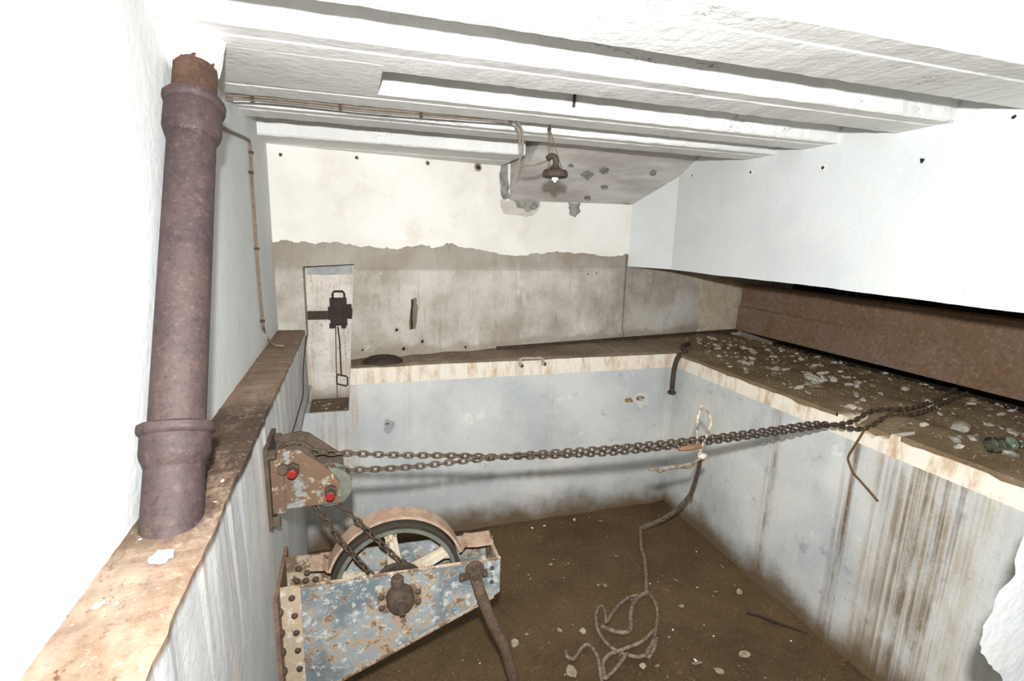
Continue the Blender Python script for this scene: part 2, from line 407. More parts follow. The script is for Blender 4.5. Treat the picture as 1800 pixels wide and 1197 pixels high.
# back pit wall and its ledge
bm = bmesh.new()
pts = ragged([(nr(ZR), ZR-.003), (.5, ZR), (1.2, ZR-.002), (2.3, ZR)], .004, 5)
prismY(bm, [(nr(ZN0),ZN0)]+[(p.x, p.y) for p in pts]+[(2.3,ZF-.1),(nr(ZN0),ZF-.1)], YP, 3.9)
prismY(bm, [(-.4,ZF-.1),(nr(ZN0),ZF-.1),(nr(ZN0),ZN0),(-.4,ZN0)], YP, 3.4)
wall_pit_back = struct('wall_pit_back', bm, PITB, 'pale grey washed back wall of the pit with cream edge band', 'wall')
bm = bmesh.new(); n = 60
A = []; 
for i in range(n+1):
    x = nr(ZR)+.004+i*(2.25-nr(ZR))/n
    A.append((bm.verts.new((x, 3.004+random.uniform(0,.01), ZR+.002)), bm.verts.new((x, 3.03+random.uniform(-.01,.01), ZR+.008+random.uniform(0,.006))), bm.verts.new((x, yb(x)+.02, ZR+.02+.012*mnoise.noise(Vector((x*6,0,0)))))))
for a, b in zip(A, A[1:]):
    bm.faces.new((a[0], b[0], b[1], a[1])); bm.faces.new((a[1], b[1], b[2], a[2]))
o = obj('ledge_dirt', bm, m_dirt('ledge_rust_dirt', (100,82,66), (138,122,104), (74,58,46)), wall_pit_back)
onPW = lambda u, v: onY(u, v, YP)
patch_later = [('plaster_patch', 1128, 702, 30, 32, (206,204,198), (190,188,182)), ('rust_spot', 1106, 704, 15, 11, (128,100,66), (168,146,112)), ('rust_spot', 1126, 700, 18, 10, (120,92,62), (176,152,118)), ('rust_spot', 682, 745, 7, 5, (96,80,66), (130,112,94)), ('stain_spot', 683, 748, 22, 26, (168,170,170), (150,152,154))]
# right pit wall, ledge with a broken notch where the chains pass
bm = bmesh.new()
prof = ragged([(.2,ZR),(.9,ZR),(1.2,ZR-.004),(1.47,ZR-.002)], .008, 4)+ragged([(1.48,ZR-.03),(1.55,ZR-.055),(1.64,ZR-.045),(1.665,ZR-.015)], .012, 3)+ragged([(1.69,ZR),(2.3,ZR-.002),(3.3,ZR)], .008, 5)
outl = [(p.x, p.y) for p in prof]+[(3.3,ZF-.1),(.2,ZF-.1)]
loft(bm, [(XPR, y, z) for y, z in outl], [(XPR+.14, y, z) for y, z in outl])
box(bm, XPR+.14, 3.13, .2, 3.3, ZF-.1, ZR-.03)
wall_pit_right = struct('wall_pit_right', bm, PITR, 'right pit wall streaked with brown rust runs', 'wall')
bm = bmesh.new(); nx, ny = 26, 80; g = []
for j in range(ny+1):
    row = []; y = .2+j*(3.5/ny)
    for i in range(nx+1):
        x = XPR+.012+i*(.95/nx); h = .016*mnoise.noise(Vector((x*7,y*7,1)))+.012*mnoise.noise(Vector((x*22,y*22,5)))
        z = ZR+.006+min(1, i/5)*(.012+h)
        if 1.46 < y < 1.70 and i < 5: z -= .05*(1-i/5)
        if i > 20: z -= .02*(i-20)/6
        if i == 0:
            x = XPR-.003; z = ZR-.012-.022*max(0, mnoise.noise(Vector((y*9,2,2))))-random.uniform(0,.006)
            if 1.46 < y < 1.70: x += .03
        if i == 1: x = XPR-.004+(.03 if 1.46 < y < 1.70 else 0); z = ZR+.005-(.05 if 1.46 < y < 1.70 else 0)
        row.append(bm.verts.new((x, y, z)))
    g.append(row)
for j in range(ny):
    for i in range(nx): bm.faces.new((g[j][i], g[j][i+1], g[j+1][i+1], g[j+1][i]))
obj('ledge_dirt', bm, LEDGE, wall_pit_right, True)
# cavity behind the ledge, its faces coloured dark to stand in for shade
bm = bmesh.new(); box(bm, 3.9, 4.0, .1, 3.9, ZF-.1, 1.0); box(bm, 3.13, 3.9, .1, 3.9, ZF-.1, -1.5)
struct('wall_cavity', bm, HOLE_SHADE, 'dark rear face of the slot behind the steel beam', 'wall')
# right wall over the slot
bm = bmesh.new()
bot = ragged([(-.9,-.205),(1.0,-.203),(1.7,-.2),(2.4,-.198),(3.13,-.197)], .004, 5)
outl = [(p.x, p.y) for p in bot]+[(3.13,1.0),(-.9,1.0)]
loft(bm, [(XR, y, z) for y, z in outl], [(2.55, y, z) for y, z in outl])
tri = [(XR,3.13),(2.55,3.13),(2.55,3.56),(1.985,yb(1.985)+.02),(1.985,yb(1.985)-.01)]
loft(bm, [(x, y, -.197) for x, y in tri], [(x, y, 1.0) for x, y in tri])
wall_right = struct('wall_right', bm, WHITE, 'broad white wall hanging above the steel beam slot', 'wall')
# plaster layer on the back wall with its torn lower edge
px = [(462,430),(470,428),(485,425),(510,424),(530,424),(560,427),(590,425),(620,431),(650,432),(680,434),(705,437),(725,434),(745,431),(760,436),(785,427),(800,430),(830,436),(860,443),(885,448),(920,449),(950,446),(978,441),(1010,446),(1050,449),(1090,449),(1105,449),(1108,457),(1122,464)]
low = ragged([(onB(*p).x, onB(*p).z) for p in px], .012, 3)
outl = [(p.x, p.y) for p in low]+[(low[-1].x,.9),(-.5,.9),(-.5,low[0].y)]
bm = bmesh.new(); loft(bm, [(x, yb(x)-.009, z) for x, z in outl], [(x, yb(x)+.01, z) for x, z in outl])
obj('plaster_layer', bm, WHITE_BACK, wall_back)
# shutter-board joint across the concrete
bm = bmesh.new(); pts = [onB(*p) for p in ((630,472),(800,473),(960,475),(1112,478))]
tube(bm, [p+Vector((0,-.001,0)) for p in pts], .0028, 5); obj('board_joint', bm, CONC, wall_back)
# beige patch beside the beam
px = ragged([(1222,483),(1232,510),(1222,530),(1228,560),(1222,592)], 4, 3)
px += [Vector(p) for p in ((1300,590),(1306,540),(1308,498))]
bm = bmesh.new(); Q = [onB(p.x, p.y) for p in px]
loft(bm, [q+Vector((0,-.006,0)) for q in Q], [q+Vector((0,.01,0)) for q in Q]); obj('plaster_patch', bm, m_patch('beige_plaster', (206,194,172), (186,172,148)), wall_back)
# haunch
H0, H1 = Vector((1.0, yb(1.0), .222)), Vector((2.15, 2.93, .535))
HD = Vector((.986,.153,.027))
NH = HD.cross(H1-H0).normalized()
if NH.y < 0: NH = -NH
def hz(x, y): return (H0.dot(NH)-NH.x*x-NH.y*y)/NH.z
bm = bmesh.new(); A = []; B = []
def hsec(x):
    y0 = yb(x); yt = 2.50
    return [(x, y0+.02, hz(x, y0+.02)), (x, yt, hz(x, yt)), (x, yt, .95), (x, y0+.02, .95)]
loft(bm, hsec(.995), hsec(2.3)); struct('wall_haunch', bm, HAUNCH, 'sloping bare concrete haunch between back wall and ceiling behind the lamp', 'wall')
hau = bpy.data.objects['wall_haunch']
def patch(name, px, plane, mat, parent, th=.004, rag=2, amp=3):
    if rag: px = ragged(list(px)+[px[0]], amp, rag)[:-1]
    Q = [plane(p[0], p[1]) for p in px]; bm = bmesh.new()
    loft(bm, [q*(1-th/q.length) for q in Q], [q*(1+.01/q.length) for q in Q]); return obj(name, bm, mat, parent)
def blob(cx, cy, w, h, n=9):
    return [(cx+w/2*math.cos(a)*random.uniform(.75,1.1), cy+h/2*math.sin(a)*random.uniform(.75,1.1)) for a in [2*math.pi*k/n for k in range(n)]]
onH = lambda u, v: onP(u, v, H0, NH)
for c in ((1033,307,27,15),(1062,300,20,12),(1148,304,14,12),(1063,329,15,8),(1004,291,11,8),(1033,348,13,9),(1104,361,22,7)):
    patch('mortar_patch', blob(*c), onH, MORTAR, hau, .003)
onBp = lambda u, v: onP(u, v, PB+Vector((0,-.009,0)), NB)
patch('mortar_patch', [(998,355),(1020,356),(1021,372),(1012,382),(1002,378),(999,365)], onBp, MORTAR, wall_back, .003)
patch('mortar_patch', [(880,290),(893,290),(896,330),(896,350),(884,350),(878,320)], onBp, MORTAR, wall_back, .003)
patch('mortar_patch', [(896,348),(915,354),(948,354),(944,366),(926,373),(908,364)], onBp, MORTAR, wall_back, .004)
patch('plaster_patch', [(878,350),(950,356),(945,372),(925,382),(885,376)], onBp, m_patch('dull_plaster', (205,200,190), (190,184,172)), wall_back, .002)
for nm, u, v, w, h, ca, cb in patch_later: patch(nm, blob(u, v, w, h), onPW, m_patch(nm+'_tone', ca, cb), wall_pit_back, .002)
# bolt holes: raised rims, each with a disc painted dark as the hole's shade
def crater(u, v, r, plane, parent, n, ring=WHITE):
    p = plane(u, v); bm = bmesh.new()
    lathe(bm, p, -n, [(-.006, r*1.9), (.002, r*1.7), (.004, r*1.3), (.0025, r*.9)], 12, r*.32); h = obj('hole_rim', bm, ring, parent)
    bm = bmesh.new(); lathe(bm, p, -n, [(-.004, r*1.0), (.0036, r*.9), (.0042, r*.3)], 10, r*.25); obj('hole_shade_disc', bm, HOLE_SHADE, h)
for u, v, r in ((493,272,.006),(627,277,.006),(752,287,.008),(840,294,.015),(659,258,.003)): crater(u, v, r, onBp, wall_back, NB, MORTAR)
onR = lambda u, v: onX(u, v, XR)
for u, v, r in ((1320,303,.008),(1447,295,.009),(1622,282,.010),(1783,206,.008)): crater(u, v, r, onR, wall_right, Vector((1,0,0)))
crater(1217, 309, .007, lambda u, v: onX(u, v, 2.142), wall_right, Vector((1,0,0)))
for u, v, r in ((697,580,.012),(742,600,.012),(710,613,.013),(818,610,.010),(637,615,.007),(1033,481,.006),(1048,480,.006),(1172,590,.012)):
    crater(u, v, r, onB, wall_back, NB, CONC)
# slot in the bare concrete: flat patch painted in its shade, plus rusty bar
patch('slot', [(722,526),(732,524),(735,540),(730,578),(720,580),(721,550)], onB, m_patch('chase_shade_tone', (128,116,98), (104,92,76)), wall_back, .002, 2, 2)
bm = bmesh.new(); tube(bm, [onB(725,527)+Vector((0,-.006,0)), onB(723,552)+Vector((0,-.008,0)), onB(724,578)+Vector((0,-.004,0))], .006, 7); obj('reinforcing_bar', bm, BLACKIRON, wall_back)
# ceiling: slab and joists
bm = bmesh.new(); box(bm, -.6, 2.6, -.9, 4.1, .78, .95)
ceiling = struct('ceiling', bm, CEIL, 'white flaking ceiling slab carried by deep concrete joists', 'ceiling')
def joist(y0, y1, z, x0=-.5, x1=2.3):
    bm = bmesh.new(); n = 110; pr = []
    for i in range(n+1):
        x = x0+(x1-x0)*i/n
        def J(a, s): return .0035*mnoise.noise(Vector((x*14, s, 0)))+.0025*mnoise.noise(Vector((x*45, s, 2)))
        pr.append([bm.verts.new(p) for p in ((x, y0, .8), (x, y0+J(0,1+y0), z+.006+J(0,2+y0)), (x, y0+.008, z+J(0,3+y0)*.6), (x, (y0*2+y1)/3, z+.003), (x, (y0*2+y1)/3+.006, z+.0+J(0,8+y0)*.5), (x, y1-.008, z+J(0,4+y0)*.6), (x, y1+J(0,5+y0), z+.008+J(0,6+y0)), (x, y1, .8))])
    for a, b in zip(pr, pr[1:]):
        for k in range(7): bm.faces.new((a[k], b[k], b[k+1], a[k+1]))
    bm.faces.new(pr[0]); bm.faces.new(pr[-1][::-1])
    return obj('joist', bm, CEIL, ceiling)
joist(.30, .62, .47); joist(.95, 1.235, ZC); joist(1.435, 1.665, ZC); joist(1.92, 2.125, ZC); joist(2.29, 2.51, ZC); joist(2.80, 3.6, .437, -.5, .93)
bm = bmesh.new(); box(bm, -.5, .104, 1.6, 1.96, ZC-.001, .8); obj('joist_infill', bm, CEIL, ceiling)
# broken edge of the opening beside the photographer
px = ragged([(1815,900),(1798,945),(1785,1000),(1766,1030),(1745,1075),(1722,1130),(1735,1160),(1752,1180),(1768,1210)], 6, 2)
Q = [onY(p.x, p.y, .55) for p in px]
Q += [Vector((Q[-1].x+.01,.55,-1.1)), Vector((Q[-1].x+.06,.55,ZF-.06)), Vector((2.2,.55,ZF-.06)), Vector((2.2,.55,Q[0].z+.12)), Vector((1.5,.55,Q[0].z+.08))]
bm = bmesh.new(); loft(bm, Q, [Vector((min(q.x*1.09+.05,2.2),.60,max(q.z*1.09,ZF-.06))) for q in Q])
struct('wall_front', bm, WHITE, 'blown out white broken wall edge at the lower right corner', 'wall')

# ================================================================== THINGS
# ---- rusty cast-iron pipe leaning along the left wall
P0 = Vector((-.342, 1.03, ZL)); P1 = onX(345, 100, -.350); D = (P1-P0); LEN = D.length; D.normalize()
def proj(p):
    c = RM.transposed()@p; return (CX+F*c.x/c.z, CY+F*c.y/c.z)
def at_v(v):
    lo, hi = 0, LEN
    for _ in range(40):
        m = (lo+hi)/2
        if proj(P0+D*m)[1] > v: lo = m
        else: hi = m
    return lo
tl, tu = at_v(748), at_v(190)
pipe = thing('drain_pipe', P0, 'thick rusty purple brown cast iron pipe leaning against the white wall', 'pipe')
R0 = .0515
bm = bmesh.new(); lathe(bm, P0-D*.03, D, [(0, R0*1.02), (tl-.02, R0), (tl+.02, R0)], 32); obj('lower_length', bm, RUSTPIPE, pipe, True)
bm = bmesh.new(); lathe(bm, P0, D, [(tl-.01, R0*.98), (tu, R0*.98)], 32); obj('pipe_body', bm, RUSTPIPE, pipe, True)
bm = bmesh.new(); lathe(bm, P0, D, [(tu-.01, R0*.93), (LEN+.05, R0*.93)], 32); obj('upper_length', bm, m_rust('brown_flaky_iron', (62,46,38), (88,66,50), (118,90,62), 12, .7, .1), pipe, True)
def socket(t, h):
    bm = bmesh.new(); lathe(bm, P0, D, [(t-h-.02, R0*.99), (t-h, R0*1.16), (t-h+.006, R0*1.19), (t-.020, R0*1.19), (t-.016, R0*1.29), (t-.010, R0*1.33), (t, R0*1.32), (t+.004, R0*1.2), (t+.002, R0*.95)], 36, .0006)
    obj('socket_collar', bm, RUSTPIPE, pipe, True)
socket(tl, .062); socket(tu+.012, .085)
bm = bmesh.new(); lathe(bm, P0+D*(LEN-.02), D, [(-.022, R0*.94), (-.008, R0*.99), (.02, R0*1.08), (.06, R0*1.2), (.12, R0*1.3), (.2, R0*1.3)], 40, .0035); obj('mortar_collar', bm, CEIL, ceiling)
# ---- chains
def link_mesh(name, pitch, w, d, mat):
    bm = bmesh.new(); hl = pitch/2+d/2; r = w/2-d/2; s = hl-r; pts = []
    for k in range(5): a = -math.pi/2+math.pi*k/4; pts.append(Vector((s+r*math.cos(a), r*math.sin(a), 0)))
    for k in range(5): a = math.pi/2+math.pi*k/4; pts.append(Vector((-s+r*math.cos(a), r*math.sin(a), 0)))
    tube(bm, pts, d/2, 6, True); return mesh(name, bm, mat, True)
PIT = .0243
LINK = link_mesh('link', PIT, .0232, .0076, CHAIN)
def chain(path, label, group, name='hoist_chain', wob=0):
    path = [Vector(p) for p in path]
    cum = [0]
    for a, b in zip(path, path[1:]): cum.append(cum[-1]+(b-a).length)
    t = thing(name, path[-1], label, 'chain', group); s = 0; i = 0; seg = 0
    def at(s):
        for k in range(len(path)-1):
            if cum[k+1] >= s: return path[k].lerp(path[k+1], (s-cum[k])/(cum[k+1]-cum[k]))
        return path[-1]
    while s+PIT < cum[-1]:
        a, b = at(s), at(s+PIT); X = (b-a).normalized()
        side = Vector((0,1,0)); side = (side-side.dot(X)*X).normalized(); upv = X.cross(side)
        ang = (math.pi/2 if i % 2 else 0)+wob*math.sin(i*.37)+.25
        Yv = math.cos(ang)*upv+math.sin(ang)*side; Zv = X.cross(Yv)
        m = Matrix(((X.x,Yv.x,Zv.x,0),(X.y,Yv.y,Zv.y,0),(X.z,Yv.z,Zv.z,0),(0,0,0,1))); m.translation = (a+b)/2
        place('link', LINK, t, m); s += PIT; i += 1
    return t
YC = 1.60
S1 = Vector((-.188, YC, -.705)); S2 = Vector((-.085, YC, -.790)); SR = .052
WC = Vector((.119, 1.645, -1.196))
def arc(c, r, a0, a1, n=8): return [c+Vector((r*math.cos(math.radians(a0+(a1-a0)*k/n)), 0, r*math.sin(math.radians(a0+(a1-a0)*k/n)))) for k in range(n+1)]
def ypx(px, y0, y1):
    n = len(px); return [onY(u, v, y0+(y1-y0)*i/(n-1)) for i, (u, v) in enumerate(px)]
LZ = ZR+.022
tailA = [Vector((2.16,1.645,ZR-.01)), Vector((2.30,1.66,LZ+.005)), onZ(1600,718,LZ+.01), onZ(1655,699,LZ+.008), Vector((3.17,1.86,LZ))]
tailB = [Vector((2.16,1.59,ZR-.025)), Vector((2.32,1.60,LZ)), onZ(1610,728,LZ+.01), onZ(1665,706,LZ+.008), Vector((3.18,1.80,LZ-.006))]
A = ypx([(655,1012),(600,952),(556,893)], YC-.005, YC)+arc(S1, SR+.006, 190, 75)+ypx([(545,794),(620,797),(700,800),(800,801),(900,803),(1000,800),(1100,794),(1240,778),(1360,762),(1440,750)], YC, 1.635)+tailA
B = ypx([(716,1000),(660,946),(600,890)], YC-.005, YC)+arc(S2, SR+.006, 170, 70)+ypx([(600,826),(650,825),(720,821),(800,812),(900,801),(1000,793),(1100,785),(1240,770),(1360,754),(1440,744)], YC, 1.60)+tailB
chain(spline(A, 5), 'oily steel chain leaving the upper pulley of the wall bracket', 'hoist chains crossing the pit', wob=.25)
chain(spline(B, 5), 'oily steel chain leaving the lower right pulley of the wall bracket', 'hoist chains crossing the pit', wob=.3)
# ---- pulley bracket bolted to the left pit wall
br = thing('pulley_bracket', (XPL, YC, -.86), 'rusty chain pulley bracket with red tipped bolts on the left pit wall', 'bracket')
def plateXZ(name, pts, y0, y1, mat, par, bev=.003):
    bm = bmesh.new(); loft(bm, [(x, y0, z) for x, z in pts], [(x, y1, z) for x, z in pts])
    return obj(name, bm, mat, par)
YF = YC-.035
def pz(u, v, y): q = onY(u, v, y); return (q.x, q.z)
cheek = [pz(478,795,YF), pz(492,790,YF), pz(528,792,YF), pz(570,818,YF), pz(598,846,YF), pz(599,882,YF), pz(540,889,YF), pz(478,896,YF)]
plateXZ('cheek_plate', cheek, YF-.004, YF+.004, PAINTB, br)
rear = [(x+.004, z+.012) for x, z in [pz(478,790,YF), pz(520,780,YF), pz(538,783,YF), pz(600,822,YF), pz(606,870,YF), pz(540,889,YF), pz(478,896,YF)]]
plateXZ('cheek_plate', rear, YC+.033, YC+.041, RUST, br)
bm = bmesh.new(); box(bm, XPL-.002, XPL+.010, YC-.075, YC+.10, -.885, -.625); obj('base_plate', bm, RUST, br)
bm = bmesh.new(); box(bm, XPL+.010, XPL+.045, YF-.012, YF-.004, -.845, -.655); obj('angle_flange', bm, PAINTB, br)
def sheave(c, r, y0, y1, mat, name, par):
    bm = bmesh.new(); w = y1-y0
    lathe(bm, (c.x, y0, c.z), (0,1,0), [(0, r*.8), (.002, r), (w*.2, r), (w*.45, r*.82), (w*.55, r*.82), (w*.8, r), (w-.002, r), (w, r*.8)], 28); return obj(name, bm, mat, par, True)
sheave(S1, SR+.012, YC-.024, YC+.026, RUST, 'pulley', br)
sheave(S2, SR+.012, YC-.024, YC+.026, RIMP, 'pulley', br)
def hexnut(name, p, ax_, r, h, mat, par, seg=6, rot=0):
    bm = bmesh.new(); lathe(bm, p, ax_, [(0, r), (h*.85, r), (h, r*.86)], seg); return obj(name, bm, mat, par)
for c in (S1, S2):
    p = Vector((c.x, YF-.004, c.z))
    bo = hexnut('bolt', p, (0,-1,0), .0195, .020, RUST, br)
    hexnut('bolt_end', p-Vector((0,.018,0)), (0,-1,0), .0145, .026, RUST, bo, 14)
    hexnut('red_tip', p-Vector((0,.043,0)), (0,-1,0), .0130, .006, REDP, bo, 14)
for z in (-.65, -.865):
    for y in (YC-.058, YC+.08): hexnut('anchor_bolt', Vector((XPL+.008, y, z)), (1,0,0), .016, .022, RUST, br)
hexnut('anchor_bolt', Vector((XPL+.045, YF-.012, -.70)), (0,-1,0), .017, .016, RUST, br)
# ---- winch frame with its spoked wheel
Y0, Y1 = 1.56, 1.722
wf = thing('winch_frame', (XPL, 1.64, -1.55), 'riveted grey blue winch frame with a spoked wheel below the pulley bracket', 'winch')
def side(name, y0, y1, mat):
    pts = [(XPL+.012,-1.112),(.474,-1.128),(.474,-1.262),(.45,-1.278),(XPL+.012,-1.56)]
    return plateXZ(name, pts, y0, y1, mat, wf)
fp = side('side_plate', Y0, Y0+.008, PAINT); side('side_plate', Y1, Y1+.008, PAINT)
bm = bmesh.new(); tube(bm, [(XPL+.012,Y0+.004,-1.112),(.474,Y0+.004,-1.128)], .006, 6); tube(bm, [(.452,Y0+.002,-1.278),(XPL+.012,Y0+.002,-1.56)], .007, 6); obj('edge_flange', bm, PAINTR, wf, True)
bm = bmesh.new(); box(bm, XPL-.002, XPL+.012, Y0-.06, Y1+.06, -1.60, -1.10); obj('back_plate', bm, RUSTW, wf)
plateXZ('angle_iron', [(XPL+.012,-1.108),(XPL+.072,-1.110),(XPL+.072,-1.525),(XPL+.012,-1.56)], Y0-.008, Y0, m_paint('peach_rust_paint', (168,148,124), (150,138,124), .7, .52), wf)
plateXZ('angle_iron', [(XPL+.012,-1.105),(XPL+.18,-1.108),(XPL+.18,-1.24),(XPL+.012,-1.25)], Y1-.008, Y1, PAINTR, wf)
# end block joining the two side plates at the nose
bm = bmesh.new(); box(bm, .462, .474, Y0+.008, Y1, -1.262, -1.128); obj('nose_plate', bm, PAINTR, wf)
bm = bmesh.new(); box(bm, .405, .474, Y0+.10, Y1+.004, -1.135, -1.118); obj('nose_cap', bm, PAINTR, wf)
bm = bmesh.new(); lathe(bm, (0,0,0), (0,0,1), [(-.002,.0105),(.003,.0102),(.007,.0075),(.009,.003)], 10); RIVET = mesh('rivet', bm, RUST, True)
def aim(p, d):
    m = Vector(d).to_track_quat('Z', 'Y').to_matrix().to_4x4(); m.translation = p; return m
for u, v in ((513,1051),(518,1082),(521,1112),(524,1143),(527,1175)):
    place('rivet', RIVET, wf, aim(onY(u, v, Y0-.008), (0,-1,0)))
for v in (1073,1110,1143,1177):
    p = onY(505, v, Y0-.03); place('rivet', RIVET, wf, aim(Vector((XPL+.012, Y0-.034, p.z)), (1,0,0)) @ Matrix.Scale(1.15, 4))
for u, v in ((865,998),(864,1022)): place('rivet', RIVET, wf, aim(onY(u, v, Y0), (0,-1,0)) @ Matrix.Scale(.75, 4))
for u, v in ((853,956),(856,970)): place('rivet', RIVET, wf, aim(Vector((onY(u, v, Y1-.02).x-.012, Y1-.022 if v < 960 else Y1-.045, -1.118)), (0,0,1)) @ Matrix.Scale(.8, 4))
for u, v in ((525,999),(540,1007),(522,1021),(555,1018),(538,1020)): place('rivet', RIVET, wf, aim(onY(u, v, Y1-.008), (0,-1,0)) @ Matrix.Scale(1.1, 4))
# wheel
WF, WB = 1.612, 1.676; RW = .224
bm = bmesh.new()
def ring(bm, c, y0, y1, r0, r1, seg=56):
    V = []
    for k in range(seg):
        a = 2*math.pi*k/seg; q = Vector((math.cos(a), 0, math.sin(a)))
        V.append([bm.verts.new(Vector((c.x, y, c.z))+q*r) for r, y in ((r1,y0),(r1,y1),(r0,y1),(r0,y0))])
    for k in range(seg):
        a, b = V[k], V[(k+1) % seg]
        for j in range(4): bm.faces.new((a[j], a[(j+1) % 4], b[(j+1) % 4], b[j]))
ring(bm, WC, WF, WB, RW-.018, RW)
rim = obj('wheel', bm, RUBBER, wf, True)
tag(rim, 'dark ribbed wheel rim')
bm = bmesh.new(); ring(bm, WC, WF-.004, WB+.002, RW-.030, RW-.016); obj('inner_rim', bm, RIMP, rim, True)
bm = bmesh.new(); ring(bm, WC, WF-.006, WF-.001, RW-.012, RW-.008); obj('rim_groove', bm, BLACKIRON, rim, True)
for k in range(60):                                    # ribs on the rim face
    pass
for k in range(5):
    a = math.radians(97+72*k); d = Vector((math.cos(a),0,math.sin(a))); n = Vector((-math.sin(a),0,math.cos(a)))
    bm = bmesh.new(); sec = []
    for t, w in ((.03,.030),(.10,.023),(.17,.020),(RW-.045,.024),(RW-.027,.036)):
        c = Vector((WC.x,0,WC.z))+d*t
        sec.append([(c-n*w+Vector((0,1.640,0))), c-n*w*.95+Vector((0,1.628,0)), c-n*.007+Vector((0,1.628,0)), c-n*.006+Vector((0,1.611,0)), c+n*.006+Vector((0,1.611,0)), c+n*.007+Vector((0,1.628,0)), c+n*w*.95+Vector((0,1.628,0)), c+n*w+Vector((0,1.640,0))])
    vs = [[bm.verts.new(p) for p in s_] for s_ in sec]
    for p, q in zip(vs, vs[1:]):
        for j in range(8): bm.faces.new((p[j], p[(j+1) % 8], q[(j+1) % 8], q[j]))
    bm.faces.new(vs[0]); bm.faces.new(vs[-1][::-1])
    obj('spoke', bm, m_spoke if k else (m_spoke := m_paint('cream_spoke_paint', (180,170,150), (158,146,124), .7, .50)), rim)
bm = bmesh.new(); lathe(bm, (WC.x, 1.60, WC.z), (0,1,0), [(0,.04),(.01,.046),(.09,.046),(.1,.04)], 28); obj('hub', bm, PAINTR, rim, True)
sheave(Vector((WC.x, 0, WC.z)), .088, 1.578, 1.606, BLACKIRON, 'chain_sprocket', wf)
# guard strap over the wheel
GS = []; gy0, gy1 = 1.632, 1.706
for a in range(16, 166, 4):
    q = Vector((math.cos(math.radians(a)),0,math.sin(math.radians(a)))); GS.append((Vector((WC.x,0,WC.z))+q*(RW+.006), Vector((WC.x,0,WC.z))+q*(RW+.015)))
ft = [(Vector((.365,0,-1.112)), Vector((.372,0,-1.100))), (Vector((.405,0,-1.118)), Vector((.405,0,-1.106))), (Vector((.462,0,-1.118)), Vector((.462,0,-1.106)))]
fl = [(Vector((-.122,0,-1.118)), Vector((-.128,0,-1.106))), (Vector((-.165,0,-1.112)), Vector((-.165,0,-1.100)))]
GS = ft[::-1]+GS+fl
bm = bmesh.new(); V = [[bm.verts.new((i_.x, gy0, i_.z)), bm.verts.new((o_.x, gy0, o_.z)), bm.verts.new((o_.x, gy1, o_.z)), bm.verts.new((i_.x, gy1, i_.z))] for i_, o_ in GS]
for a, b in zip(V, V[1:]):
    for j in range(4): bm.faces.new((a[j], a[(j+1) % 4], b[(j+1) % 4], b[j]))
bm.faces.new(V[0]); bm.faces.new(V[-1][::-1]); obj('guard_strap', bm, BAND, wf, True)
# bearing block on the front plate
bm = bmesh.new(); pts = [(WC.x-.072,-1.165),(WC.x+.072,-1.168),(WC.x+.072,-1.236),(WC.x+.055,-1.252),(WC.x-.055,-1.252),(WC.x-.072,-1.236)]
loft(bm, [(x,Y0-.014,z) for x, z in pts], [(x,Y0,z) for x, z in pts]); bear = obj('bearing_block', bm, PAINTR, wf)
bm = bmesh.new(); lathe(bm, (WC.x,Y0-.012,WC.z), (0,-1,0), [(0,.046),(.03,.045),(.042,.040),(.046,.030),(.046,.02)], 28); obj('bearing_cap', bm, RUST, bear, True)
bm = bmesh.new(); lathe(bm, (WC.x,Y0+.01,WC.z), (0,-1,0), [(0,.022),(.072,.022),(.075,.019)], 20); obj('shaft_end', bm, RUST, wf, True)
bm = bmesh.new(); box(bm, WC.x-.009, WC.x+.009, Y0-.098, Y0-.06, WC.z-.009, WC.z+.009); obj('shaft_square', bm, RUST, wf)
bm = bmesh.new(); lathe(bm, (WC.x-.008,Y0-.028,WC.z+.04), (0,0,1), [(0,.016),(.014,.018),(.016,.021),(.038,.021),(.042,.017)], 18); obj('grease_cup', bm, RUST, bear, True)
for dx, dz in ((-.060,.005),(-.060,-.035),(.060,.005),(.060,-.035)): place('nut', RIVET, bear, aim(Vector((WC.x+dx, Y0-.014, WC.z+dz)), (0,-1,0)) @ Matrix.Scale(1.0, 4))
# hand lever hanging from its lug
lv = [onY(834,1003,Y0-.028), onY(842,1035,Y0-.035), onY(858,1078,Y0-.035), onY(871,1108,Y0-.035), onY(884,1132,Y0-.035), onY(893,1158,Y0-.035), onY(903,1197,Y0-.033)]
lv.append(lv[-1]+Vector((.02,0,-.17))); lv.append(lv[-1]+Vector((.006,.0,-.07)))
lev = obj('lever', (lambda b: (tube(b, spline(lv, 5), .0205, 14), b)[1])(bmesh.new()), m_rust('speckled_rust_tube', (74,58,46), (96,78,64), (204,194,180), 30, .65, .0), wf, True)
p = onY(834,1000,Y0)
bm = bmesh.new(); lathe(bm, p, (0,-1,0), [(0,.034),(.006,.034),(.008,.030)], 20); lug = obj('lever_lug', bm, RUST, wf, True)
bm = bmesh.new(); box(bm, p.x-.055, p.x+.045, Y0-.010, Y0, p.z-.034, p.z-.008); obj('lug_plate', bm, RUST, wf)
hexnut('pivot_bolt', p+Vector((0,-.006,0)), (0,-1,0), .0195, .045, RUST, wf, 12)
for dx in (-.047,.038): place('nut', RIVET, wf, aim(p+Vector((dx,-.010,-.022)), (0,-1,0)) @ Matrix.Scale(.9, 4))

